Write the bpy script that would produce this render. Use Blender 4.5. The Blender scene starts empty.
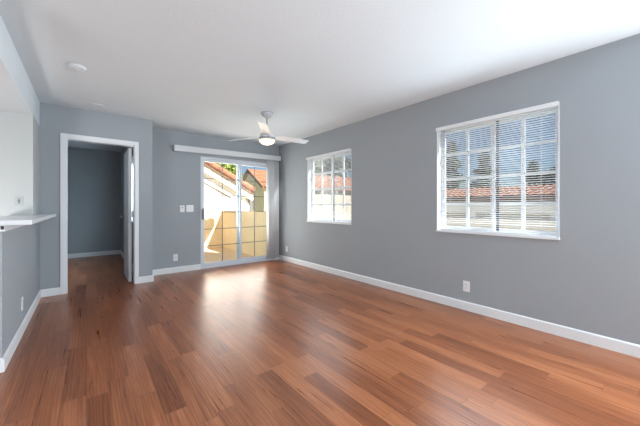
import bpy, bmesh, math, random
from mathutils import Vector, Matrix
random.seed(7)
S = bpy.context.scene
COL = S.collection
PI = math.pi
R = math.radians

# ------------------------------------------------------------------ camera
cam = bpy.data.cameras.new('camera')
cam.sensor_width = 36.0
cam.lens = 290.28 / 640 * 36
cam.shift_y = -6.73 / 640
cam.clip_start = 0.05
cam.clip_end = 500
camo = bpy.data.objects.new('camera', cam)
COL.objects.link(camo)
camo.location = (0, 0, 1.139)
camo.rotation_euler = (R(90), 0, -R(38.833))
S.camera = camo

# ------------------------------------------------------------------ world, sun, large lights, exposure
SUN = Vector((0.43, -0.90, 1.0)).normalized()          # towards the sun
w = bpy.data.worlds.new('sky')
S.world = w
w.use_nodes = True
nt = w.node_tree
nt.nodes.clear()
o_ = nt.nodes.new('ShaderNodeOutputWorld')
bg = nt.nodes.new('ShaderNodeBackground')
sky = nt.nodes.new('ShaderNodeTexSky')
sky.sky_type = 'NISHITA'
sky.sun_disc = False
sky.sun_elevation = math.asin(SUN.z)
sky.sun_rotation = math.atan2(SUN.x, SUN.y)
sky.air_density = 1.0
sky.dust_density = 0.6
sky.ozone_density = 4.5
bg.inputs['Strength'].default_value = 0.05
nt.links.new(sky.outputs[0], bg.inputs['Color'])
nt.links.new(bg.outputs[0], o_.inputs['Surface'])

sl = bpy.data.lights.new('sun', 'SUN')
sl.energy = 8.0
sl.color = (1.0, 0.93, 0.82)
sl.angle = R(0.6)
so = bpy.data.objects.new('sun', sl)
COL.objects.link(so)
so.rotation_euler = SUN.to_track_quat('Z', 'Y').to_euler()
so.location = (10, -20, 25)


def area(name, loc, direction, sx, sy, energy, color):
    l = bpy.data.lights.new(name, 'AREA')
    l.shape = 'RECTANGLE'
    l.size, l.size_y = sx, sy
    l.energy = energy
    l.color = color
    o = bpy.data.objects.new(name, l)
    COL.objects.link(o)
    o.location = loc
    o.rotation_euler = Vector(direction).to_track_quat('-Z', 'Z').to_euler()
    return o


# rear, side and left lamps are added fill, unseen; the rest boost real openings
area('rear_fill', (1.2, -2.20, 1.30), (0, 1, 0.22), 3.4, 2.0, 8, (0.88, 0.95, 1.0))
area('side_fill', (3.20, -1.15, 1.35), (-1, 0.35, 0.12), 1.7, 1.5, 105, (0.86, 0.94, 1.0))
area('left_fill', (-3.15, 0.2, 1.30), (1, 0.15, 0.20), 2.6, 1.9, 40, (0.90, 0.96, 1.0))
area('near_window_daylight', (3.19, 1.24, 1.45), (-1, 0, -0.15), 1.05, 1.1, 6.0, (0.80, 0.91, 1.0))
area('far_window_daylight', (3.19, 3.82, 1.45), (-1, 0, -0.15), 1.05, 1.1, 2.6, (0.80, 0.91, 1.0))
area('glass_door_daylight', (2.27, 5.62, 1.05), (0, -1, 0.35), 1.20, 1.85, 13, (1.0, 0.93, 0.86))
area('bedroom_window_daylight', (.805, 6.4, 1.45), (-1, 0, 0), 1.2, 1.1, 30, (0.68, 0.86, 1.0))
kl = bpy.data.lights.new('kitchen_fill', 'POINT')  # added unseen fill that brightens the kitchen ceiling and wall
kl.energy = 11
kl.color = (1.0, 0.98, 0.95)
kl.shadow_soft_size = .12
ko = bpy.data.objects.new('kitchen_fill', kl)
COL.objects.link(ko)
ko.location = (-1.05, 3.6, 0.80)

S.view_settings.view_transform = 'Standard'
S.view_settings.look = 'None'
S.view_settings.gamma = 1.0
S.view_settings.use_curve_mapping = False
S.view_settings.exposure = 1.28
S.cycles.use_denoising = True
S.cycles.denoising_prefilter = 'NONE'
S.cycles.adaptive_threshold = 0.004
S.cycles.max_bounces = 10
S.cycles.diffuse_bounces = 6
S.cycles.transparent_max_bounces = 24
S.cycles.sample_clamp_indirect = 6.0


# ------------------------------------------------------------------ materials
def new_mat(name):
    m = bpy.data.materials.new(name)
    m.use_nodes = True
    n = m.node_tree
    n.nodes.clear()
    out = n.nodes.new('ShaderNodeOutputMaterial')
    p = n.nodes.new('ShaderNodeBsdfPrincipled')
    n.links.new(p.outputs[0], out.inputs[0])
    return m, n, p


def node(n, kind, **kw):
    x = n.nodes.new(kind)
    for k, v in kw.items():
        if k in x.inputs:
            x.inputs[k].default_value = v
        else:
            setattr(x, k, v)
    return x


def math_(n, op, a, b=None):
    x = n.nodes.new('ShaderNodeMath')
    x.operation = op
    for i, v in enumerate((a, b)):
        if v is None:
            continue
        if isinstance(v, (int, float)):
            x.inputs[i].default_value = v
        else:
            n.links.new(v, x.inputs[i])
    return x.outputs[0]


def plain(name, col, rough=0.5, var=0.06, scale=8.0, bump=0.0, bscale=120.0, metal=0.0, spec=0.5):
    """painted / moulded surface: noise-varied colour, optional fine bump"""
    m, n, p = new_mat(name)
    tc = node(n, 'ShaderNodeTexCoord')
    no = node(n, 'ShaderNodeTexNoise', Scale=scale, Detail=3.0)
    n.links.new(tc.outputs['Object'], no.inputs['Vector'])
    mx = node(n, 'ShaderNodeMix', data_type='RGBA')
    lo = [c * (1 - var) for c in col]
    hi = [min(1, c * (1 + var)) for c in col]
    mx.inputs['A'].default_value = (*lo, 1)
    mx.inputs['B'].default_value = (*hi, 1)
    n.links.new(no.outputs['Fac'], mx.inputs['Factor'])
    n.links.new(mx.outputs['Result'], p.inputs['Base Color'])
    p.inputs['Roughness'].default_value = rough
    p.inputs['Metallic'].default_value = metal
    p.inputs['Specular IOR Level'].default_value = spec
    if bump:
        nb = node(n, 'ShaderNodeTexNoise', Scale=bscale, Detail=4.0)
        n.links.new(tc.outputs['Object'], nb.inputs['Vector'])
        bp = node(n, 'ShaderNodeBump', Strength=bump, Distance=0.004)
        n.links.new(nb.outputs['Fac'], bp.inputs['Height'])
        n.links.new(bp.outputs[0], p.inputs['Normal'])
    return m


def emit_mat(name, col, strength):
    m, n, p = new_mat(name)
    p.inputs['Base Color'].default_value = (0.9, 0.88, 0.82, 1)
    p.inputs['Emission Color'].default_value = (*col, 1)
    p.inputs['Emission Strength'].default_value = strength
    p.inputs['Roughness'].default_value = 0.4
    return m


def glass_mat(name, tint=(0.97, 0.985, 0.98), gloss=0.06):
    m = bpy.data.materials.new(name)
    m.use_nodes = True
    n = m.node_tree
    n.nodes.clear()
    out = n.nodes.new('ShaderNodeOutputMaterial')
    t = node(n, 'ShaderNodeBsdfTransparent', Color=(*tint, 1))
    g = node(n, 'ShaderNodeBsdfGlossy', Roughness=0.02)
    lw = node(n, 'ShaderNodeLayerWeight', Blend=0.5)
    fr = math_(n, 'ADD', math_(n, 'MULTIPLY', math_(n, 'POWER', lw.outputs['Facing'], 5.0), 0.7), 0.03)
    mx = n.nodes.new('ShaderNodeMixShader')
    n.links.new(fr, mx.inputs[0])
    n.links.new(t.outputs[0], mx.inputs[1])
    n.links.new(g.outputs[0], mx.inputs[2])
    n.links.new(mx.outputs[0], out.inputs[0])
    return m


def floor_mat():
    m, n, p = new_mat('cherry_laminate')
    tc = node(n, 'ShaderNodeTexCoord')
    sp = node(n, 'ShaderNodeSeparateXYZ')
    n.links.new(tc.outputs['Object'], sp.inputs[0])
    W, L = 0.112, 0.80
    xr = math_(n, 'DIVIDE', sp.outputs['X'], W)
    row = math_(n, 'FLOOR', xr)
    wn = node(n, 'ShaderNodeTexWhiteNoise', noise_dimensions='1D')
    n.links.new(row, wn.inputs['W'])
    yl = math_(n, 'ADD', math_(n, 'DIVIDE', sp.outputs['Y'], L), math_(n, 'MULTIPLY', wn.outputs['Value'], 7.3))
    seg = math_(n, 'FLOOR', yl)
    cid = node(n, 'ShaderNodeCombineXYZ')
    n.links.new(row, cid.inputs[0])
    n.links.new(seg, cid.inputs[1])
    pl = node(n, 'ShaderNodeTexWhiteNoise', noise_dimensions='2D')
    n.links.new(cid.outputs[0], pl.inputs['Vector'])
    # grain: long stretched noise, shifted for every board
    sc = node(n, 'ShaderNodeCombineXYZ')
    off = math_(n, 'MULTIPLY', pl.outputs['Value'], 37.0)
    n.links.new(math_(n, 'ADD', math_(n, 'MULTIPLY', sp.outputs['X'], 26.0), off), sc.inputs[0])
    n.links.new(math_(n, 'ADD', math_(n, 'MULTIPLY', sp.outputs['Y'], 1.1), off), sc.inputs[1])
    g1 = node(n, 'ShaderNodeTexNoise', Scale=1.0, Detail=5.0, Roughness=0.6, Distortion=0.7)
    n.links.new(sc.outputs[0], g1.inputs['Vector'])
    sc2 = node(n, 'ShaderNodeCombineXYZ')
    n.links.new(math_(n, 'ADD', math_(n, 'MULTIPLY', sp.outputs['X'], 11.0), off), sc2.inputs[0])
    n.links.new(math_(n, 'ADD', math_(n, 'MULTIPLY', sp.outputs['Y'], 1.1), off), sc2.inputs[1])
    wv = node(n, 'ShaderNodeTexWave', Scale=1.6, Distortion=9.0, Detail=2.0)
    wv.inputs['Detail Scale'].default_value = 0.8
    n.links.new(sc2.outputs[0], wv.inputs['Vector'])
    sc3 = node(n, 'ShaderNodeCombineXYZ')
    n.links.new(math_(n, 'ADD', math_(n, 'MULTIPLY', sp.outputs['X'], 85.0), off), sc3.inputs[0])
    n.links.new(math_(n, 'ADD', math_(n, 'MULTIPLY', sp.outputs['Y'], 3.2), off), sc3.inputs[1])
    g3 = node(n, 'ShaderNodeTexNoise', Scale=1.0, Detail=4.0, Roughness=0.65, Distortion=0.4)
    n.links.new(sc3.outputs[0], g3.inputs['Vector'])
    gr = math_(n, 'ADD', math_(n, 'MULTIPLY', g1.outputs['Fac'], 0.60), math_(n, 'MULTIPLY', wv.outputs['Fac'], 0.16))
    gr = math_(n, 'ADD', gr, math_(n, 'SUBTRACT', math_(n, 'MULTIPLY', g3.outputs['Fac'], 0.80), 0.34))
    tone = math_(n, 'ADD', math_(n, 'MULTIPLY', pl.outputs['Value'], 0.36), gr)
    rp = node(n, 'ShaderNodeValToRGB')
    e = rp.color_ramp.elements
    e[0].position = 0.25
    e[0].color = FLOOR_DARK
    e[1].position = 1.05
    e[1].color = FLOOR_LIGHT
    mid = e.new(0.62)
    mid.color = FLOOR_MID
    n.links.new(tone, rp.inputs[0])
    # seams between boards
    fx = math_(n, 'FRACT', xr)
    fy = math_(n, 'FRACT', yl)
    sx = math_(n, 'LESS_THAN', fx, 0.014)
    sy = math_(n, 'LESS_THAN', fy, 0.003)
    seam = math_(n, 'MAXIMUM', sx, sy)
    mx = node(n, 'ShaderNodeMix', data_type='RGBA')
    n.links.new(math_(n, 'MULTIPLY', seam, 0.5), mx.inputs['Factor'])
    n.links.new(rp.outputs[0], mx.inputs['A'])
    mx.inputs['B'].default_value = (0.05, 0.018, 0.008, 1)
    n.links.new(mx.outputs['Result'], p.inputs['Base Color'])
    rg = math_(n, 'ADD', math_(n, 'MULTIPLY', g1.outputs['Fac'], 0.10), 0.24)
    n.links.new(rg, p.inputs['Roughness'])
    p.inputs['Specular IOR Level'].default_value = 0.55
    bp = node(n, 'ShaderNodeBump', Strength=0.12, Distance=0.002)
    n.links.new(math_(n, 'SUBTRACT', gr, seam), bp.inputs['Height'])
    n.links.new(bp.outputs[0], p.inputs['Normal'])
    return m


def tile_mat():
    m, n, p = new_mat('terracotta_tile')
    tc = node(n, 'ShaderNodeTexCoord')
    no = node(n, 'ShaderNodeTexNoise', Scale=3.5, Detail=4.0)
    n.links.new(tc.outputs['Object'], no.inputs['Vector'])
    rp = node(n, 'ShaderNodeValToRGB')
    e = rp.color_ramp.elements
    e[0].position = 0.3
    e[0].color = (0.20, 0.078, 0.042, 1)
    e[1].position = 0.7
    e[1].color = (0.34, 0.150, 0.085, 1)
    n.links.new(no.outputs['Fac'], rp.inputs[0])
    n.links.new(rp.outputs[0], p.inputs['Base Color'])
    p.inputs['Roughness'].default_value = 0.85
    return m


def leaf_mat(name, a, b):
    m, n, p = new_mat(name)
    gi = node(n, 'ShaderNodeNewGeometry')
    rp = node(n, 'ShaderNodeValToRGB')
    rp.color_ramp.elements[0].color = (*a, 1)
    rp.color_ramp.elements[1].color = (*b, 1)
    n.links.new(gi.outputs['Random Per Island'], rp.inputs[0])
    n.links.new(rp.outputs[0], p.inputs['Base Color'])
    p.inputs['Roughness'].default_value = 0.7
    return m


def slat_mat(name, col, trans):
    m = bpy.data.materials.new(name)
    m.use_nodes = True
    n = m.node_tree
    n.nodes.clear()
    out = n.nodes.new('ShaderNodeOutputMaterial')
    p = node(n, 'ShaderNodeBsdfPrincipled', Roughness=0.4)
    no = node(n, 'ShaderNodeTexNoise', Scale=3.0)
    mr = node(n, 'ShaderNodeMix', data_type='RGBA')
    mr.inputs['A'].default_value = (*[c * 0.97 for c in col], 1)
    mr.inputs['B'].default_value = (*col, 1)
    n.links.new(no.outputs['Fac'], mr.inputs['Factor'])
    n.links.new(mr.outputs['Result'], p.inputs['Base Color'])
    t = node(n, 'ShaderNodeBsdfTranslucent', Color=(*col, 1))
    mx = node(n, 'ShaderNodeMixShader', Fac=trans)
    n.links.new(p.outputs[0], mx.inputs[1])
    n.links.new(t.outputs[0], mx.inputs[2])
    n.links.new(mx.outputs[0], out.inputs[0])
    return m


FLOOR_DARK = (0.125, 0.034, 0.012, 1)
FLOOR_MID = (0.285, 0.092, 0.034, 1)
FLOOR_LIGHT = (0.46, 0.180, 0.076, 1)
M = {}
M['wall'] = plain('blue_grey_paint', (0.346, 0.381, 0.410), 0.75, 0.03, 2.0, 0.35, 55.0, spec=0.25)
M['ceiling'] = plain('ceiling_paint', (0.68, 0.745, 0.785), 0.9, 0.02, 2.0, 0.45, 45.0, spec=0.2)
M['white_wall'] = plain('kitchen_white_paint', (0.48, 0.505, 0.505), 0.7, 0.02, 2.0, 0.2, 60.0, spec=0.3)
M['trim'] = plain('white_trim_paint', (0.78, 0.81, 0.84), 0.35, 0.02, 4.0)
M['floor'] = floor_mat()
M['vinyl'] = plain('white_vinyl', (0.78, 0.81, 0.84), 0.4, 0.02, 6.0)
M['slider_vinyl'] = plain('slider_frame_white', (0.62, 0.67, 0.73), 0.4, 0.03, 6.0)
M['plastic'] = plain('white_plastic', (0.78, 0.79, 0.80), 0.35, 0.02, 20.0)
M['slot'] = plain('dark_slot', (0.03, 0.03, 0.035), 0.6)
M['dark_strip'] = plain('dark_strip_grey', (0.06, 0.075, 0.10), 0.7)
M['grey_metal'] = plain('brushed_grey_metal', (0.36, 0.37, 0.39), 0.4, 0.05, 30.0, metal=0.6)
M['grey_plate'] = plain('grey_plate', (0.42, 0.44, 0.45), 0.4, 0.08, 60.0)
M['fan_white'] = plain('fan_white', (0.74, 0.76, 0.78), 0.4, 0.02, 5.0)
M['fan_grey'] = plain('fan_grey', (0.44, 0.46, 0.48), 0.4, 0.03, 8.0)
M['handle'] = plain('handle_grey', (0.17, 0.19, 0.22), 0.45, 0.04, 20.0)
M['lamp'] = emit_mat('lit_frosted_glass', (1.0, 0.84, 0.58), 0.36)
M['grid'] = plain('slider_grid', (0.16, 0.18, 0.20), 0.6, 0.03, 8.0)
M['glass'] = glass_mat('clear_glass')
M['tinted_glass'] = glass_mat('window_glass', (0.86, 0.91, 0.94))
M['slat'] = slat_mat('blind_slat_white', (0.80, 0.82, 0.84), 0.0)
M['vane'] = slat_mat('vertical_vane', (0.80, 0.82, 0.84), 0.25)
M['valance'] = plain('valance_white', (0.66, 0.69, 0.71), 0.5, 0.03, 5.0)
M['cord'] = plain('cord_white', (0.7, 0.7, 0.7), 0.8)
M['counter'] = plain('pale_laminate', (0.72, 0.75, 0.78), 0.3, 0.03, 25.0)
M['stucco'] = plain('cream_stucco', (0.74, 0.66, 0.52), 0.95, 0.06, 3.0, 0.5, 30.0, spec=0.1)
M['long_house_stucco'] = plain('sand_stucco', (0.36, 0.31, 0.25), 0.95, 0.10, 0.8, 0.5, 30.0, spec=0.1)  # even sand colour for the long house's walls
M['pale_stucco'] = plain('pale_sand_stucco', (0.84, 0.74, 0.58), 0.95, 0.05, 0.8, 0.5, 30.0, spec=0.1)
M['tan_stucco'] = plain('tan_stucco', (0.88, 0.69, 0.42), 0.95, 0.07, 3.0, 0.5, 30.0, spec=0.1)
M['white_stucco'] = plain('white_stucco', (0.80, 0.77, 0.70), 0.95, 0.05, 3.0, 0.5, 30.0, spec=0.1)
M['olive_stucco'] = plain('olive_stucco', (0.52, 0.49, 0.31), 0.95, 0.07, 2.0, 0.5, 30.0, spec=0.1)
M['wood_dark'] = plain('brown_fascia', (0.16, 0.10, 0.065), 0.8, 0.1, 6.0)
M['tile'] = tile_mat()
M['deck'] = plain('balcony_concrete', (0.70, 0.53, 0.35), 0.9, 0.1, 5.0, 0.3, 60.0)
M['ground'] = plain('asphalt_ground', (0.42, 0.39, 0.35), 0.95, 0.15, 2.0)
M['bark'] = plain('bark', (0.12, 0.085, 0.06), 0.9, 0.2, 12.0)
M['leaf_bright'] = leaf_mat('bright_leaves', (0.10, 0.17, 0.03), (0.40, 0.46, 0.08))
M['leaf_dark'] = leaf_mat('conifer_needles', (0.025, 0.05, 0.035), (0.09, 0.14, 0.085))
M['leaf_mid'] = leaf_mat('grey_green_leaves', (0.06, 0.09, 0.05), (0.20, 0.24, 0.13))


# ------------------------------------------------------------------ mesh helpers
class MB:
    def __init__(self):
        self.bm = bmesh.new()

    def box(self, x0, x1, y0, y1, z0, z1, bev=0.0):
        bm = self.bm
        vs = [bm.verts.new((x, y, z)) for x in (x0, x1) for y in (y0, y1) for z in (z0, z1)]
        fs = []
        for f in ((0, 1, 3, 2), (4, 6, 7, 5), (0, 4, 5, 1), (2, 3, 7, 6), (0, 2, 6, 4), (1, 5, 7, 3)):
            fs.append(bm.faces.new([vs[i] for i in f]))
        if bev:
            es = list({e for f in fs for e in f.edges})
            bmesh.ops.bevel(bm, geom=es, offset=bev, segments=2, profile=0.7, affect='EDGES')
        return vs

    def prism(self, pts, d):
        """extrude planar polygon pts (3D) by vector d"""
        bm = self.bm
        d = Vector(d)
        a = [bm.verts.new(p) for p in pts]
        b = [bm.verts.new(Vector(p) + d) for p in pts]
        bm.faces.new(a)
        bm.faces.new(b[::-1])
        k = len(a)
        for i in range(k):
            bm.faces.new([a[i], b[i], b[(i + 1) % k], a[(i + 1) % k]])

    def lathe(self, prof, c, n=32, axis='Z', cap=True):
        """prof: (radius, height) pairs; axis of revolution through c"""
        bm = self.bm
        rings = []
        for r, h in prof:
            ring = []
            for i in range(n):
                a = 2 * PI * i / n
                q = (r * math.cos(a), r * math.sin(a), h)
                if axis == 'X':
                    q = (q[2], q[0], q[1])
                elif axis == 'Y':
                    q = (q[1], q[2], q[0])
                ring.append(bm.verts.new((c[0] + q[0], c[1] + q[1], c[2] + q[2])))
            rings.append(ring)
        for a, b in zip(rings, rings[1:]):
            for i in range(n):
                bm.faces.new([a[i], a[(i + 1) % n], b[(i + 1) % n], b[i]])
        if cap:
            bm.faces.new(rings[0][::-1])
            bm.faces.new(rings[-1])

    def tube(self, p0, p1, r, n=10, r1=None):
        p0, p1 = Vector(p0), Vector(p1)
        r1 = r if r1 is None else r1
        d = (p1 - p0).normalized()
        u = d.orthogonal().normalized()
        v = d.cross(u)
        bm = self.bm
        A = [bm.verts.new(p0 + (u * math.cos(2 * PI * i / n) + v * math.sin(2 * PI * i / n)) * r) for i in range(n)]
        B = [bm.verts.new(p1 + (u * math.cos(2 * PI * i / n) + v * math.sin(2 * PI * i / n)) * r1) for i in range(n)]
        for i in range(n):
            bm.faces.new([A[i], A[(i + 1) % n], B[(i + 1) % n], B[i]])
        bm.faces.new(A[::-1])
        bm.faces.new(B)

    def build(self, name, mat, parent=None, smooth=False, loc=None):
        bm = self.bm
        bmesh.ops.recalc_face_normals(bm, faces=bm.faces)
        me = bpy.data.meshes.new(name)
        bm.to_mesh(me)
        bm.free()
        me.materials.append(mat)
        if smooth:
            for p in me.polygons:
                p.use_smooth = True
        o = bpy.data.objects.new(name, me)
        COL.objects.link(o)
        if parent is not None:
            o.parent = parent
            o.location = -Vector(parent.location) if loc is None else loc
            if parent.parent is not None and loc is None:
                o.location = (0, 0, 0)
        return o


def empty(name, loc):
    o = bpy.data.objects.new(name, None)
    COL.objects.link(o)
    o.location = loc
    o.empty_display_size = 0.1
    return o


def thing(name, label, cat, loc=(0, 0, 0), group=None):
    return tag(empty(name, loc), label, cat, group)


def tag(o, label, cat, group=None):
    o['label'] = label
    o['category'] = cat
    if group:
        o['group'] = group
    return o


def struct(o):
    o['kind'] = 'structure'
    return o


def boxes(name, mat, lst, parent=None, bev=0.0):
    m = MB()
    for b in lst:
        m.box(*b, bev=bev)
    return m.build(name, mat, parent)


def holed(axis, t0, t1, a0, a1, z0, z1, holes):
    """boxes of a wall whose plane is normal to axis ('X'/'Y'), thickness t0..t1, span a0..a1, holes (a0,a1,z0,z1)"""
    out = []
    xs = sorted({a0, a1, *[h[0] for h in holes], *[h[1] for h in holes]})
    for p, q in zip(xs, xs[1:]):
        mid = (p + q) / 2
        zs = [(z0, z1)]
        for h in holes:
            if h[0] < mid < h[1]:
                nz = []
                for s, e in zs:
                    if h[2] > s:
                        nz.append((s, min(e, h[2])))
                    if h[3] < e:
                        nz.append((max(s, h[3]), e))
                zs = nz
        for s, e in zs:
            if e - s > 1e-4:
                out.append((t0, t1, p, q, s, e) if axis == 'X' else (p, q, t0, t1, s, e))
    return out


# ------------------------------------------------------------------ room shell
H = 2.44
XR = 3.245          # inner face of the window wall
YF = 5.443          # inner face of the sliding door wall
YD = 5.025          # inner face of the doorway wall
XJ = 0.782
XP = -0.452         # living side of the low bar wall
YB = 8.40           # far wall of the room beyond the doorway
W1 = (0.669, 1.815, 0.853, 2.058)
W2 = (3.242, 4.407, 0.858, 2.045)
SL = (1.608, 3.118, 0.0, 2.045)
DR = (-0.200, 0.550, 0.0, 2.030)
YE = 2.93           # near end of the bar wall
YK = 4.45           # kitchen back wall

struct(boxes('floor', M['floor'], [(-3.2, XR, -2.25, YD, -0.12, 0), (XJ - .14, XR, YD, YF, -0.12, 0), (-2.0, XJ - .14, YD, YB, -0.12, 0),
                                   (SL[0], SL[1], YF, YF + .05, -0.12, 0)]))
struct(boxes('ceiling', M['ceiling'], [(-3.35, XR + .15, -2.4, YF + .137, H, H + 0.12), (-2.0, XJ, YF, YB + .12, H, H + .12)]))
struct(boxes('wall_right', M['wall'], holed('X', XR, XR + .15, -2.4, YF + .137, 0, H, [W1, W2, (-2.0, -.3, .6, 2.1)])))
struct(boxes('wall_far', M['wall'], holed('Y', YF, YF + .137, XJ, XR, 0, H, [SL])))
struct(boxes('wall_doorway', M['wall'], holed('Y', YD, YD + .115, -0.456, XJ - .135, 0, H, [DR]) + [(XJ - .135, XJ, YD, YF + .137, 0, H)]))
struct(boxes('wall_rear', M['wall'], holed('Y', -2.40, -2.25, -3.35, XR, 0, H, [(-.6, 3.0, .25, 2.3)])))
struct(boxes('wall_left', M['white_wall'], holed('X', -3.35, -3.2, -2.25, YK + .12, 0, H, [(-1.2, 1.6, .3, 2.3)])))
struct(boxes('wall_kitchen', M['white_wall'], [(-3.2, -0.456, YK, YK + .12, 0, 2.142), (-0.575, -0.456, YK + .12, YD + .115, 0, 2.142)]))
struct(boxes('wall_bar', M['wall'], [(-0.57, XP, YE, YK, 0, 1.008), (-0.456, XP, YK, YD, 0, 1.008)]))
# added panels blocking outside light at the made-up openings behind the camera
struct(boxes('rear_light_block', M['white_wall'], [(-.6, 3.0, -2.34, -2.32, .25, 2.3)]))
struct(boxes('side_light_block', M['white_wall'], [(XR + .07, XR + .09, -2.0, -.3, .6, 2.1)]))
struct(boxes('left_light_block', M['white_wall'], [(-3.30, -3.28, -1.2, 1.6, .3, 2.3)]))
# dropped kitchen ceiling with its grey face towards the living room
struct(boxes('wall_soffit', M['ceiling'], [(-0.4575, -0.4545, 2.4, YD, 2.142, H), (-3.2, -0.4575, 2.397, 2.4, 2.142, H)]))
struct(boxes('ceiling_kitchen', M['ceiling'], [(-3.2, -0.4575, 2.4, YD, 2.1425, H)]))
struct(boxes('wall_bedroom_right', M['wall'], holed('X', XJ - .135, XJ, YF + .137, YB, 0, H, [(5.75, 7.05, .855, 2.05)])))
struct(boxes('wall_bedroom_far', M['wall'], [(-2.0, XJ, YB, YB + .12, 0, H)]))
struct(boxes('wall_bedroom_left', M['wall'], [(-2.12, -2.0, YD, YB, 0, H), (-2.0, -0.575, YD, YD + .115, 0, H)]))

BH, BT = 0.095, 0.014


def baseboard(name, runs):
    """runs: (x0,y0,x1,y1,nx,ny): wall line and room-side normal"""
    m = MB()
    for x0, y0, x1, y1, nx, ny in runs:
        prof = [(0, 0), (BT, 0), (BT, BH - .012), (BT - .004, BH - .004), (BT - .009, BH), (0, BH)]
        pts = [(x0 + nx * a, y0 + ny * a, z) for a, z in prof]
        m.prism(pts, (x1 - x0, y1 - y0, 0))
    return struct(m.build(name, M['trim']))


baseboard('baseboard_right', [(XR, -2.25, XR, YF - BT, -1, 0)])
baseboard('baseboard_far', [(XJ + BT, YF, SL[0] - .002, YF, 0, -1), (SL[1] + .002, YF, XR, YF, 0, -1)])
baseboard('baseboard_doorway', [(.602, YD, XJ + BT, YD, 0, -1), (XJ, YD, XJ, YF, 1, 0), (XP, YD, -.262, YD, 0, -1)])
baseboard('baseboard_bar', [(XP, YE - BT, XP, YD - BT, 1, 0), (-.57, YE, XP, YE, 0, -1)])
baseboard('baseboard_bedroom', [(-2.0, YB, XJ - .135, YB, 0, -1), (XJ - .135, YD + .13, XJ - .135, YB, -1, 0)])

# door casing and jamb lining
struct(boxes('trim_1', M['trim'], [(DR[0] - .062, DR[0] - .003, YD - .018, YD, 0, 2.030), (DR[1] + .004, DR[1] + .052, YD - .018, YD, 0, 2.030),
                                   (DR[0] - .062, DR[1] + .052, YD - .018, YD, 2.028, 2.086)], bev=.004))
struct(boxes('trim_2', M['trim'], [(DR[0] - .003, DR[0] + .006, YD - .002, YD + .118, 0, 2.024), (DR[1] - .004, DR[1] + .004, YD - .002, YD + .118, 0, 2.024),
                                   (DR[0], DR[1], YD - .002, YD + .118, 2.018, 2.030)]))
struct(boxes('trim_3', M['trim'], [(DR[0] - .062, DR[0] - .003, YD + .115, YD + .133, 0, 2.03), (DR[1] + .004, DR[1] + .052, YD + .115, YD + .133, 0, 2.03),
                                   (DR[0] - .062, DR[1] + .052, YD + .115, YD + .133, 2.028, 2.086)], bev=.004))

# ------------------------------------------------------------------ interior door standing open
d1 = struct(empty('door_1', (.51, 5.17, 0)))
m = MB()
m.box(.491, .529, 5.160, 5.850, .012, 2.012, bev=.002)
leaf = m.build('door_leaf', M['trim'], d1)
m = MB()
for zz in (.96,):
    m.lathe([(.026, 0), (.026, -.006), (.011, -.012), (.011, -.034), (.024, -.044), (.027, -.056), (.020, -.066), (.004, -.069)], (.491, 5.79, zz), 20, 'X')
m.build('door_knob', M['grey_metal'], d1, True)
for zz in (.22, 1.02, 1.82):
    m = MB()
    m.box(.5295, .546, 5.150, 5.153, zz - .045, zz + .045)
    m.tube((.540, 5.151, zz - .05), (.540, 5.151, zz + .05), .006)
    m.build('hinge', M['grey_metal'], d1)

# ------------------------------------------------------------------ windows
def window(name, W, mirror=False):
    y0, y1, z0, z1 = W
    g = struct(empty(name, (XR + .1, (y0 + y1) / 2, z0)))
    xi, xo = XR + .085, XR + .145
    f = .024
    # white lining of the reveal and sill
    boxes('reveal', M['vinyl'], [(XR - .004, xi, y0, y0 + .006, z0, z1), (XR - .004, xi, y1 - .006, y1, z0, z1), (XR - .004, xi, y0, y1, z1 - .006, z1)], g)
    m = MB()
    m.box(XR - .022, xi, y0 - .004, y1 + .004, z0 - .012, z0 + .010, bev=.003)
    m.build('window_sill', M['vinyl'], g)
    boxes('window_frame', M['vinyl'], [(xi, xo, y0, y0 + f, z0, z1), (xi, xo, y1 - f, y1, z0, z1), (xi, xo, y0 + f, y1 - f, z0, z0 + f), (xi, xo, y0 + f, y1 - f, z1 - f, z1)], g, .003)
    ym = (y0 + y1) / 2
    for k, (a, b, xa) in enumerate(((ym - .022, y1 - f, xi + .004), (y0 + f, ym + .022, xi + .032))):
        s = boxes('sash', M['vinyl'], [(xa, xa + .024, a, a + .029, z0 + f, z1 - f), (xa, xa + .024, b - .029, b, z0 + f, z1 - f),
                                       (xa, xa + .024, a + .029, b - .029, z0 + f, z0 + f + .029), (xa, xa + .024, a + .029, b - .029, z1 - f - .029, z1 - f)], g, .002)
        lo, hi = z0 + f, z1 - f
        bars = [(xa + .005, xa + .019, (a + b) / 2 - .016, (a + b) / 2 + .016, lo, hi)]
        for i in (1, 2, 3):
            zz = lo + (hi - lo) * i / 4
            bars.append((xa + .0055, xa + .0185, a + .03, b - .03, zz - .016, zz + .016))
        boxes('muntin', M['vinyl'], bars, s)
        boxes('pane', M['tinted_glass'], [(xa + .011, xa + .013, a + .03, b - .03, lo + .03, hi - .03)], s)
        if k == 1:
            boxes('dark_strip', M['dark_strip'], [(xa - .007, xa - .0005, ym - .052, ym - .028, lo, hi)], s)  # narrow dark strip beside the meeting stile
    return g


window('window_1', W1)
window('window_2', W2)


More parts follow.
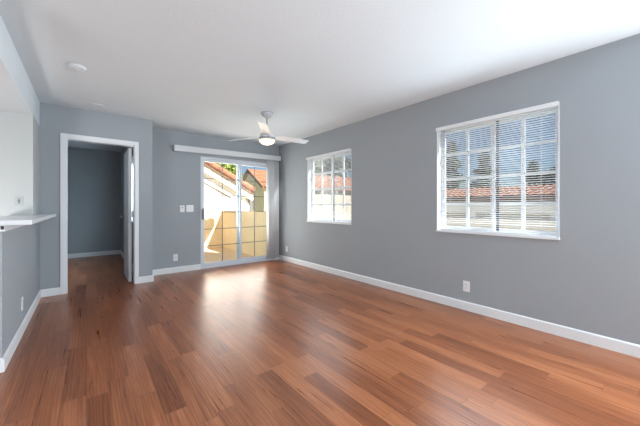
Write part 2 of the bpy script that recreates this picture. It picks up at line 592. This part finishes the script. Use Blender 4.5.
def mini_blind(W, label, group, wand_y, gap=.008):
    y0, y1, z0, z1 = W
    t = thing('window_blind', label, 'blind', (XR + .02, (y0 + y1) / 2, z1), group)
    a, b = y0 + .012, y1 - gap
    m = MB()
    m.box(XR - .024, XR + .022, a, b, z1 - .032, z1 - .007, bev=.003)
    m.box(XR - .030, XR - .024, y0 - .002, y1 - .002, z1 - .036, z1 + .004, bev=.002)
    m.build('head_rail', M['slat'], t)
    xc = XR + .006
    m = MB()
    m.box(xc - .013, xc + .013, a, b, z0 + .0105, z0 + .024, bev=.003)
    m.build('bottom_rail', M['slat'], t)
    # curved slats, outer edge tipped down
    bm = MB()
    tilt = R(11.5)
    z = z1 - .046
    while z > z0 + .038:
        rows = []
        for k in range(5):
            s = (k / 4 - .5) * .025
            h = .0022 * (1 - (2 * k / 4 - 1) ** 2)
            x = xc + s * math.cos(tilt) + h * math.sin(tilt)
            zz = z - s * math.sin(tilt) + h
            rows.append((bm.bm.verts.new((x, a + .004, zz)), bm.bm.verts.new((x, b - .004, zz))))
        for p, q in zip(rows, rows[1:]):
            bm.bm.faces.new([p[0], p[1], q[1], q[0]])
        z -= .0215
    sl_ = bm.build('slats', M['slat'], t, True)
    so_ = sl_.modifiers.new('thick', 'SOLIDIFY')
    so_.thickness = .0006
    for yy in (a + .12, (a + b) / 2, b - .12):
        m = MB()
        m.tube((xc - .0135, yy, z1 - .05), (xc - .0135, yy, z0 + .02), .0011, 6)
        m.tube((xc + .0135, yy, z1 - .05), (xc + .0135, yy, z0 + .02), .0011, 6)
        m.build('ladder_cord', M['cord'], t)
    m = MB()
    m.tube((XR - .034, wand_y, z1 - .05), (XR - .034, wand_y, z1 - .62), .004, 8)
    m.build('tilt_wand', M['vinyl'], t)
    return t


mini_blind(W1, 'white horizontal mini blind on the wider near window of the right wall', None, W1[1] - .05, .042)
mini_blind(W2, 'white horizontal mini blind on the far window, between corner and fan blade tip', None, W2[1] - .06)

# bedroom window with a closed white blind, seen through the hinge gap of the door
wb = struct(empty('window_3', (XJ - .05, 6.4, .855)))
boxes('window_frame', M['vinyl'], [(XJ - .06, XJ - .01, 5.75, 5.79, .855, 2.05), (XJ - .06, XJ - .01, 7.01, 7.05, .855, 2.05),
                                   (XJ - .06, XJ - .01, 5.79, 7.01, .855, .895), (XJ - .06, XJ - .01, 5.79, 7.01, 2.01, 2.05), (XJ - .055, XJ - .015, 6.38, 6.42, .895, 2.01)], wb)
boxes('pane', M['glass'], [(XJ - .036, XJ - .034, 5.79, 7.01, .895, 2.01)], wb)
bb = thing('window_blind', 'closed white blind in the room beyond the doorway, glimpsed at the hinge gap', 'blind', (XJ - .10, 6.4, 2.0))
m = MB()
for i in range(52):
    z = .875 + i * .0215
    m.prism([(XJ - .108, 5.755, z - .012), (XJ - .1072, 5.755, z - .012), (XJ - .0932, 5.755, z + .008), (XJ - .094, 5.755, z + .008)], (0, 1.29, 0))
m.build('slats', slat_mat('backlit_slat', (0.9, 0.9, 0.9), 0.6), bb)
boxes('head_rail', M['slat'], [(XJ - .125, XJ - .085, 5.755, 7.045, 2.005, 2.045)], bb)

# ------------------------------------------------------------------ sliding glass door
d2 = struct(empty('door_2', ((SL[0] + SL[1]) / 2, YF + .06, 0)))
x0, x1, zt = SL[0], SL[1], SL[3]
boxes('door_frame', M['slider_vinyl'], [(x0, x0 + .035, YF - .006, YF + .12, 0, zt), (x1 - .035, x1, YF - .006, YF + .12, 0, zt),
                                        (x0 + .035, x1 - .035, YF - .006, YF + .12, zt - .04, zt), (x0 + .035, x1 - .035, YF - .004, YF + .12, 0, .022)], d2, .003)
xm = (x0 + x1) / 2
for k, (a, b, ya) in enumerate(((x0 + .030, xm + .035, YF + .012), (xm - .035, x1 - .030, YF + .062))):
    st = .038
    lo, hi = .024, zt - .042
    s = boxes('door_panel', M['slider_vinyl'], [(a, a + st, ya, ya + .04, lo, hi), (b - st, b, ya, ya + .04, lo, hi),
                                                (a + st, b - st, ya, ya + .04, lo, lo + .075), (a + st, b - st, ya, ya + .04, hi - .045, hi)], d2, .003)
    gl, gh = lo + .07, hi - .04
    bars = [((a + b) / 2 - .006, (a + b) / 2 + .006, ya + .014, ya + .026, gl, gh)]
    for i in range(1, 6):
        zz = gl + (gh - gl) * i / 6
        bars.append((a + st - .005, b - st + .005, ya + .0145, ya + .0255, zz - .006, zz + .006))
    boxes('muntin', M['grid'], bars, s)
    boxes('pane', M['glass'], [(a + st - .005, b - st + .005, ya + .019, ya + .021, gl - .003, gh + .003)], s)
    if k == 0:
        m = MB()
        m.box(a - .004, a + .036, ya - .010, ya, .89, 1.11, bev=.003)
        m.box(a - .016, a + .026, ya - .055, ya - .038, .91, 1.09, bev=.004)
        m.box(a + .002, a + .022, ya - .040, ya - .008, .925, .945)
        m.box(a + .002, a + .022, ya - .040, ya - .008, 1.055, 1.075)
        m.build('door_handle', M['handle'], s)

# vertical blind: valance and the vanes drawn to the right
vb = thing('vertical_blind', 'pale vertical blind with long white valance, drawn aside beside the glass door', 'blind', (2.2, 5.39, 2.1))
vb.rotation_euler = (0, -R(0.75), 0)
VX0, VX1 = 1.155, 3.232
m = MB()
m.box(VX0 - vb.location.x, VX1 - vb.location.x, -.052, -.046, -.010, .090, bev=.002)
m.box(VX0 - vb.location.x, VX0 + .006 - vb.location.x, -.046, .050, -.010, .090)
m.box(VX1 - .006 - vb.location.x, VX1 - vb.location.x, -.046, .050, -.010, .090)
m.box(VX0 - vb.location.x, VX1 - vb.location.x, -.046, .050, .086, .090)
m.build('valance', M['valance'], vb, loc=(0, 0, 0))
m = MB()
m.box(VX0 + .03 - vb.location.x, VX1 - .03 - vb.location.x, -.02, .02, .035, .07, bev=.003)
m.build('head_rail', M['vinyl'], vb, loc=(0, 0, 0))
nv = 9
for i in range(nv):
    xx = 2.945 + i * .0275
    m = MB()
    cols = []
    ang = R((74, 58, 66, 40, 62, 70, 52, 64, 58)[i])
    for k in range(6):
        s = (k / 5 - .5) * .089
        h = .006 * (1 - (2 * k / 5 - 1) ** 2)
        px = s * math.cos(ang) - h * math.sin(ang)
        py = -s * math.sin(ang) - h * math.cos(ang)
        cols.append((m.bm.verts.new((px, py, .035)), m.bm.verts.new((px, py, -2.06))))
    for p, q in zip(cols, cols[1:]):
        m.bm.faces.new([p[0], p[1], q[1], q[0]])
    v = m.build('vane', M['vane'], vb, True, loc=(xx - vb.location.x, 0, 0))
    v.rotation_euler = (0, R(0.75), 0)
    sm = v.modifiers.new('thick', 'SOLIDIFY')
    sm.thickness = .001

# ------------------------------------------------------------------ bar ledge on the low wall
L = thing('bar_ledge', 'pale bar ledge on top of the low blue-grey wall at left', 'ledge', (-.4, 3.9, 1.008))
m = MB()
out = [(-.64, 2.885), (-.300, 2.885), (-.300, YD), (-.4555, YD), (-.4555, YK), (-.64, YK)]
m.prism([(x, y, 1.0085) for x, y in out], (0, 0, .034))
o = m.build('ledge_top', M['counter'], L)
bv = o.modifiers.new('bevel', 'BEVEL')
bv.width = .004
bv.segments = 2
bv.limit_method = 'ANGLE'
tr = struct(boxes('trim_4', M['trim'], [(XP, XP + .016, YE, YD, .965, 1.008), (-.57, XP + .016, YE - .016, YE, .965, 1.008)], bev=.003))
boxes('ledge_end_shade', M['slot'], [(XP - .002, XP + .012, YE - .034, YE - .0165, .980, 1.004)], tr, .002)  # added dark block standing in for shadow under the ledge end



# ------------------------------------------------------------------ outlets and switches
def plate_obj(name, label, cat, pos, normal, kind, w=.070, h=.115, mat='plastic'):
    """builds in local space (x right, y out of the wall towards the room, z up) and rotates"""
    t = thing(name, label, cat, pos)
    t.rotation_euler = (0, 0, math.atan2(-normal[0], normal[1]))
    m = MB()
    m.box(-w / 2, w / 2, 0, .006, -h / 2, h / 2, bev=.002)
    m.build('wall_plate', M[mat], t, loc=(0, 0, 0))
    if kind == 'outlet':
        for s in (-1, 1):
            m = MB()
            pts = []
            for i in range(16):
                a = 2 * PI * i / 16
                pts.append((.0165 * max(-.93, min(.93, 1.15 * math.cos(a))), .006, s * .0195 + .0145 * max(-.85, min(.85, 1.1 * math.sin(a)))))
            m.prism(pts, (0, .0015, 0))
            r = m.build('receptacle', M[mat], t, loc=(0, 0, 0))
            m = MB()
            for dx in (-.006, .006):
                m.box(dx - .0012, dx + .0012, .0072, .0080, s * .0195 - .001, s * .0195 + .008)
            m.box(-.002, .002, .0072, .0080, s * .0195 - .010, s * .0195 - .006)
            m.build('slots', M['slot'], r, loc=(0, 0, 0))
        m = MB()
        m.lathe([(.003, .006), (.0025, .0072)], (0, 0, 0), 10, 'Y')
        m.build('screw', M['grey_metal'], t, loc=(0, 0, 0))
    elif kind == 'gfci':
        m = MB()
        m.box(-.0165, .0165, .006, .0085, -.033, .033, bev=.001)
        r = m.build('receptacle', M['grey_plate'], t, loc=(0, 0, 0))
        for s in (-1, 1):
            m = MB()
            m.box(-.0075, .0075, .0084, .0092, s * .021 - .004, s * .021 + .005)
            m.build('slots', M['slot'], r, loc=(0, 0, 0))
        m = MB()
        m.box(-.010, .010, .0085, .0105, -.0062, .0062)
        m.build('reset_button', M['slot'], r, loc=(0, 0, 0))
    elif kind == 'switch':
        n = 2 if w > .1 else 1
        for i in range(n):
            cx = (i - (n - 1) / 2) * .046
            m = MB()
            m.prism([(cx - .0165, .006, -.033), (cx - .0165, .0075, -.033), (cx - .0165, .0115, .033), (cx - .0165, .006, .033)], (.033, 0, 0))
            m.build('rocker', M['plastic'], t, loc=(0, 0, 0))
    elif kind == 'control':
        m = MB()
        m.box(-w / 2 + .004, w / 2 - .002, .006, .026, -h / 2 + .004, h / 2 - .004, bev=.003)
        b = m.build('housing', M['plastic'], t, loc=(0, 0, 0))
        m = MB()
        m.box(-.016, .020, .026, .0275, .008, .030)
        m.build('screen', M['grey_plate'], b, loc=(0, 0, 0))
    return t


plate_obj('wall_outlet', 'white outlet low on the right wall below the near window', 'outlet', (XR, 1.471, .262), (-1, 0), 'outlet')
plate_obj('wall_outlet', 'white outlet low on the right wall by the far corner, next to the vertical blind', 'outlet', (XR, 5.13, .252), (-1, 0), 'outlet')
plate_obj('wall_outlet', 'white outlet low on the far wall left of the glass door', 'outlet', (1.194, YF, .258), (0, -1), 'outlet')
plate_obj('wall_outlet', 'white outlet seen edge-on low on the bar wall at left', 'outlet', (XP, 3.71, .262), (1, 0), 'outlet')
plate_obj('wall_outlet', 'grey square outlet with dark centre on the white kitchen wall above the bar ledge', 'outlet', (-.562, YK, 1.195), (0, -1), 'gfci', w=.070, h=.100, mat='grey_plate')
plate_obj('wall_control', 'small white boxy control with dark edge, left of the double light switch', 'control', (1.298, YF, 1.095), (0, -1), 'control', w=.08, h=.115)
plate_obj('light_switch', 'wide white double light switch plate beside the glass door', 'switch', (1.428, YF, 1.10), (0, -1), 'switch', w=.120, h=.118)

# ------------------------------------------------------------------ ceiling fan
FX, FY = 1.963, 3.617
fan = thing('ceiling_fan', 'white three blade ceiling fan with lit round lamp', 'fan', (FX, FY, H))
P = (0, 0, 0)
m = MB()
m.lathe([(.080, 0), (.080, -.012), (.074, -.030), (.058, -.052), (.036, -.070), (.020, -.078)], P, 32)
m.build('canopy', M['fan_grey'], fan, True, loc=P)
m = MB()
m.tube((0, 0, -.07), (0, 0, -.27), .0125, 14)
m.build('downrod', M['fan_grey'], fan, True, loc=P)
m = MB()
m.lathe([(.020, -.235), (.030, -.243), (.034, -.265), (.070, -.276), (.092, -.292), (.096, -.330), (.096, -.345)], P, 36)
m.build('motor_housing', M['fan_white'], fan, True, loc=P)
m = MB()
m.lathe([(.096, -.345), (.112, -.350), (.116, -.358), (.116, -.374), (.108, -.378)], P, 40)
m.build('lamp_ring', M['grey_metal'], fan, True, loc=P)
m = MB()
m.lathe([(.110, -.3785), (.109, -.392), (.098, -.412), (.075, -.430), (.045, -.441), (.012, -.445)], P, 36)
m.build('lamp_shade', M['lamp'], fan, True, loc=P)
for k in range(3):
    ang = R(-3.7 + 120 * k)
    m = MB()
    n = 16
    top, bot = [], []
    pitch = R(-14)
    for i in range(n + 1):
        s = .085 + (.665 - .085) * i / n
        q = i / n
        wl = .055 + .018 * math.sin(min(1, q * 1.6) * PI / 2) - .014 * q
        wr = -(.050 + .006 * math.sin(q * PI))
        if i == n:
            wl -= .014
        for lst, dz in ((top, .004), (bot, -.004)):
            lst.append([m.bm.verts.new((s, ww * math.cos(pitch), ww * math.sin(pitch) + dz - .322)) for ww in (wl, wl * .3, wr * .3, wr)])
    for lst in (top, bot):
        for a, b in zip(lst, lst[1:]):
            for j in range(3):
                m.bm.faces.new([a[j], a[j + 1], b[j + 1], b[j]])
    for a, b, c, d in zip(top, top[1:], bot, bot[1:]):
        m.bm.faces.new([a[0], b[0], d[0], c[0]])
        m.bm.faces.new([a[3], c[3], d[3], b[3]])
    for e, f in ((top[0], bot[0]), (top[-1], bot[-1])):
        for j in range(3):
            m.bm.faces.new([e[j], f[j], f[j + 1], e[j + 1]])
    b = m.build('blade', M['fan_white'], fan, loc=P)
    b.rotation_euler = (0, 0, ang)
fl = bpy.data.lights.new('fan_lamp_light', 'POINT')
fl.energy = 0.8
fl.color = (1.0, 0.84, 0.62)
fl.shadow_soft_size = .09
flo = bpy.data.objects.new('fan_lamp_light', fl)
COL.objects.link(flo)
flo.parent = fan
flo.location = (0, 0, -.56)

# smoke detector, ceiling cover plate
sd = thing('smoke_detector', 'white round smoke detector on the ceiling at upper left', 'smoke detector', (-.067, 3.52, H))
m = MB()
m.lathe([(.068, 0), (.068, -.010), (.064, -.015), (.056, -.021), (.030, -.024)], P, 36)
m.build('body', M['ceiling'], sd, True, loc=P)
m = MB()
m.lathe([(.018, -.024), (.016, -.027)], P, 20)
m.build('test_button', M['plastic'], sd, True, loc=P)
m = MB()
m.lathe([(.075, 0), (.074, -.006), (.066, -.010)], P, 36)
cp = m.build('ceiling_plate', M['ceiling'])
cp.location = (.112, 4.71, H)
tag(cp, 'faint round cover plate on the ceiling above the doorway', 'cover plate')

# ------------------------------------------------------------------ outside: balcony
struct(boxes('balcony_floor', M['deck'], [(XJ, 3.17, YF + .137, 8.37, -.20, -.03)]))
struct(boxes('balcony_wall_house', M['white_stucco'], holed('X', XJ, XJ + .015, YF + .15, YB, -.2, 2.6, [(5.75, 7.05, .855, 2.05)]) + holed('Y', YF + .137, YF + .15, XJ, XR + .15, -.2, 2.6, [SL])))
struct(boxes('balcony_wall_far', M['tan_stucco'], [(XJ, 3.17, 8.25, 8.37, -.03, .985), (XJ, 3.17, 8.24, 8.38, .985, 1.02)]))
struct(boxes('balcony_wall_side', M['tan_stucco'], [(3.05, 3.17, YF + .137, 8.25, -.03, .985), (3.04, 3.18, YF + .137, 8.24, .985, 1.02)]))


def tiles(name, p, u, v, nu, nv, parent=None, amp=.045, step=.03, mat=None):
    """barrel tiled slope: p corner at the eave, u along the eave, v up the slope"""
    p, u, v = Vector(p), Vector(u), Vector(v)
    nrm = u.cross(v).normalized()
    if nrm.z < 0:
        nrm = -nrm
    m = MB()
    seg = 5
    rows = []
    for j in range(nv):
        for e in (0.0, 1.0):
            row = []
            for i in range(nu * seg + 1):
                a = i / seg
                hgt = amp * abs(math.sin(PI * a)) + step * (1 - e)
                row.append(m.bm.verts.new(p + u * (i / (nu * seg)) + v * ((j + e) / nv) + nrm * (hgt + .02)))
            rows.append(row)
    for a, b in zip(rows, rows[1:]):
        for i in range(len(a) - 1):
            m.bm.faces.new([a[i], a[i + 1], b[i + 1], b[i]])
    # underside slab
    q = [p, p + u, p + u + v, p + v]
    m.prism([x - nrm * .10 for x in q], nrm * .115)
    o = m.build(name, mat or M['tile'], parent)
    return o


# own roof with a deep eave over the balcony
struct(tiles('roof_eave', (-3.9, 6.52, 2.62), (7.56, 0, 0), (0, -5.6, 1.70), 30, 14))
struct(tiles('roof_slope', (3.70, -2.9, 2.62), (-7.6, 0, 0), (0, 3.92, 1.70), 24, 8))
struct(boxes('gable_infill', M['stucco'], [(-3.35, 3.39, -2.4, 5.4, 2.565, 2.66)]))

# ------------------------------------------------------------------ outside: neighbouring houses
G = -2.9
struct(boxes('ground', M['ground'], [(-60, 120, -60, 120, G - .2, G)]))

# house A: white gable end whose tiled rake slopes down to the right
A = thing('house', 'white stucco house gable with tiled rake sloping down, left through glass door', 'house', (4.0, 11, G))
ay = 11.0
sx0, sz0 = 0.4, 4.30
ex, ez = 5.25, 1.72
sl_a = (ez - sz0) / (ex - sx0)
m = MB()
m.prism([(0.4, ay, G), (5.0, ay, G), (5.0, ay, ez - .05), (0.4, ay, sz0 - .25)], (0, 7, 0))
m.build('wall', M['white_stucco'], A)


def rake_band(name, dz0, dz1, y0, y1, mat, xa=0.4, xb=None):
    xb = xb or ex
    mm = MB()
    za, zb = sz0 + sl_a * (xa - sx0), sz0 + sl_a * (xb - sx0)
    mm.prism([(xa, y0, za + dz0), (xb, y0, zb + dz0), (xb, y0, zb + dz1), (xa, y0, za + dz1)], (0, y1 - y0, 0))
    return mm.build(name, mat, A)


rake_band('fascia', -.36, -.10, ay - .16, ay, M['stucco'])
rake_band('drip_edge', -.10, -.045, ay - .22, ay, M['wood_dark'])
m = MB()
n = 17
for i in range(n):                                  # barrel tiles lapping down the rake
    xa = sx0 + (ex - sx0) * i / n
    xb = sx0 + (ex - sx0) * (i + 1.15) / n
    za, zb = sz0 + sl_a * (xa - sx0), sz0 + sl_a * (xb - sx0)
    m.tube((xa, ay - .14, za + .06), (xb, ay - .14, zb + .085), .125, 12, .145)
m.build('rake_tiles', M['tile'], A, True)
tiles('roof', (ex, ay, ez), (0, 7, 0), (sx0 - ex, 0, sz0 - ez), 26, 14, A)
rake_band('dark_band', -.72, -.68, ay - .04, ay, M['wood_dark'], .4, 4.4)  # thin dark band on the wall, parallel to the rake
m = MB()
pts = []
for i in range(13):
    a = -PI / 2 + PI * i / 12
    pts.append((4.98 + .20 * math.cos(a), ay + .02, 1.10 + .30 * math.sin(a)))
m.prism(pts, (0, .5, 0))
m.build('corbel', M['white_stucco'], A)

# house B: olive gable end facing left, long tiled slope facing the window wall
B = thing('house', 'long olive and cream house with orange tiled roof behind the balcony', 'house', (22, 26, G))
bx = 12.4
ry, rz, ey, ez_b = 26.1, 4.70, 23.0, 2.85
by1, bz1 = 28.4, 3.28
m = MB()
m.prism([(bx, ey + .35, G), (bx, by1, G), (bx, by1, bz1 - .1), (bx, ry, rz - .12), (bx, ey + .35, ez_b + .1)], (.4, 0, 0))
m.build('gable_wall', M['olive_stucco'], B)
boxes('wall', M['long_house_stucco'], [(bx + .4, 44, ey + .4, ey + .8, G, ez_b), (43.6, 44, ey + .8, by1, G, ez_b)], B)
tiles('roof', (bx - .3, ey, ez_b), (32.6, 0, 0), (0, ry - ey, rz - ez_b), 110, 10, B)
tiles('roof_rear', (bx - .3, by1 + .3, bz1 - .15), (32.6, 0, 0), (0, ry - by1 - .3, rz - bz1 + .15), 60, 6, B)
m = MB()
for (ya, za, yb, zb) in ((ey, ez_b, ry, rz), (by1 + .3, bz1 - .15, ry, rz)):
    m.prism([(bx - .36, ya, za - .22), (bx - .36, yb, zb - .22), (bx - .36, yb, zb + .05), (bx - .36, ya, za + .05)], (.14, 0, 0))
m.build('barge_board', M['wood_dark'], B)
boxes('recess_shade', M['wood_dark'], [(bx - .02, bx + .02, 26.25, 26.7, G, 2.2)], B)  # flat dark strip painted for the shade of a recess
boxes('post', M['white_stucco'], [(bx - .16, bx, 25.55, 25.95, G, 2.4)], B)
boxes('balcony_band', M['long_house_stucco'], [(bx + 1.0, 43, ey - .4, ey + .4, -1.2, -.3)], B)

# house C: long low house with tiled roof seen through the near window
C = thing('house', 'low cream house with orange tiled roof seen through the near right window', 'house', (17, 5, G))
cx0, cz0 = 15.0, 1.58
boxes('wall', M['pale_stucco'], [(cx0 + .5, cx0 + .8, -7, 14, G, cz0), (cx0 + .8, 20.5, 13.7, 14, G, cz0)], C)
tiles('roof', (cx0, -7.4, cz0), (0, 21.8, 0), (3.0, 0, .58), 76, 8, C)
tiles('roof_rear', (cx0 + 6.0, -7.4, cz0), (0, 21.8, 0), (-3.0, 0, .58), 50, 5, C)
boxes('fascia', M['wood_dark'], [(cx0 - .02, cx0 + .05, -7.4, 14.4, cz0 - .24, cz0 + .0)], C)
boxes('beam', M['white_stucco'], [(cx0 + .1, cx0 + .4, -7, 14, cz0 - .75, cz0 - .32)], C)
for i in range(7):
    ya = -6.8 + i * 3.3
    boxes('column', M['white_stucco'], [(cx0 + .1, cx0 + .42, ya, ya + .32, G, cz0 - .75)], C)
boxes('parapet', M['pale_stucco'], [(cx0 - .1, cx0 + .08, -7, 14, -.75, .55)], C)

# ------------------------------------------------------------------ trees
def leaves(m, pts, size, flat=False):
    bm = m.bm
    for c in pts:
        s = size * random.uniform(.6, 1.3)
        u = Vector((random.gauss(0, 1), random.gauss(0, 1), random.gauss(0, .4 if flat else 1))).normalized()
        v = u.orthogonal().normalized()
        v = Matrix.Rotation(random.uniform(0, 6.28), 3, u) @ v
        bm.faces.new([bm.verts.new(c + u * s), bm.verts.new(c + v * s * .5), bm.verts.new(c - u * s), bm.verts.new(c - v * s * .5)])


def broadleaf(label, x, y, h, r, mat, n=2600, size=.16, group=None):
    t = thing('tree', label, 'tree', (x, y, G), group)
    m = MB()
    m.tube((0, 0, 0), (0, 0, h * .62), .20, 10, .11)
    for k in range(7):
        a = 6.28 * k / 7 + random.uniform(-.3, .3)
        m.tube((0, 0, h * (.40 + .03 * k)), (r * .6 * math.cos(a), r * .6 * math.sin(a), h * (.66 + .03 * k)), .08, 7, .03)
    m.build('trunk', M['bark'], t, loc=P)
    blobs = []
    for k in range(16):
        a = random.uniform(0, 6.28)
        q = r * .72 * math.sqrt(random.random())
        blobs.append((Vector((q * math.cos(a), q * math.sin(a), h * random.uniform(.52, .9))), r * random.uniform(.28, .45)))
    m = MB()
    pts = []
    for _ in range(n):
        c, rr = random.choice(blobs)
        d = Vector((random.gauss(0, 1), random.gauss(0, 1), random.gauss(0, 1))).normalized()
        pts.append(c + d * rr * random.uniform(.6, 1.05))
    leaves(m, pts, size)
    m.build('foliage', mat, t, loc=P)
    return t


def conifer(label, x, y, h, r, n=2600, group=None):
    t = thing('tree', label, 'tree', (x, y, G), group)
    m = MB()
    m.tube((0, 0, 0), (0, 0, h * .97), .24, 10, .03)
    m.build('trunk', M['bark'], t, loc=P)
    m = MB()
    pts = []
    tiers = 13
    for _ in range(n):
        k = random.random() ** 1.4
        k = (math.floor(k * tiers) + random.random() ** 2) / tiers
        z = h * (.16 + .84 * k)
        rr = r * (1 - k) ** .8 * (.65 + .35 * math.sin(z * 5.1 + x)) + .08
        a = random.uniform(0, 6.28)
        q = rr * math.sqrt(random.uniform(.15, 1))
        pts.append(Vector((q * math.cos(a), q * math.sin(a), z - q * .25)))
    leaves(m, pts, .24, True)
    m.build('foliage', M['leaf_dark'], t, loc=P)
    return t


broadleaf('yellow-green leafy tree above the tiled rake, in the left pane of the glass door', 7.75, 20.0, 7.9, 1.4, M['leaf_bright'], 2600, .13)
broadleaf('darker green tree above the tiled rake, at upper left corner of the glass door', 7.9, 24.0, 9.2, 1.7, M['leaf_mid'], 2600, .15)
conifer('dark conifer at left in the near window, tallest of its trees', 24.5, 12.35, 9.6, 2.2, 3600)
conifer('dark pointed conifer just left of the centre bar of the near window', 31.0, 12.3, 9.6, 2.9, 3600)
conifer('dark short conifer in the right half of the near window', 25.6, 6.8, 7.4, 1.9)
broadleaf('dark bushy tree at the right edge of the near window', 31.0, 6.8, 7.8, 1.5, M['leaf_dark'], 2200, .18)
grp = 'bushy trees behind the low tiled house'
for i, (xx, yy, hh) in enumerate(((22.9, 15.6, 6.2), (22.9, 9.2, 5.7), (22.2, 4.4, 5.8), (22.9, 1.2, 5.8))):
    broadleaf('low bushy grey-green tree in the hedge row behind the low tiled house', xx, yy, hh, 1.3, M['leaf_mid'], 1500, .18, grp)
grp = 'trees behind the long orange roof'
for i, (xx, yy, hh) in enumerate(((23.0, 31.6, 11.5), (28.6, 31.6, 12.5), (34.2, 31.6, 12.2), (40.0, 31.6, 12.4), (28.4, 37.6, 14.0), (34.4, 37.6, 14.6), (40.6, 37.6, 14.2))):
    broadleaf('grey-green leafy tree behind the long orange roof, in the far corner window', xx, yy, hh, 2.3, M['leaf_mid'], 2600, .34, grp)
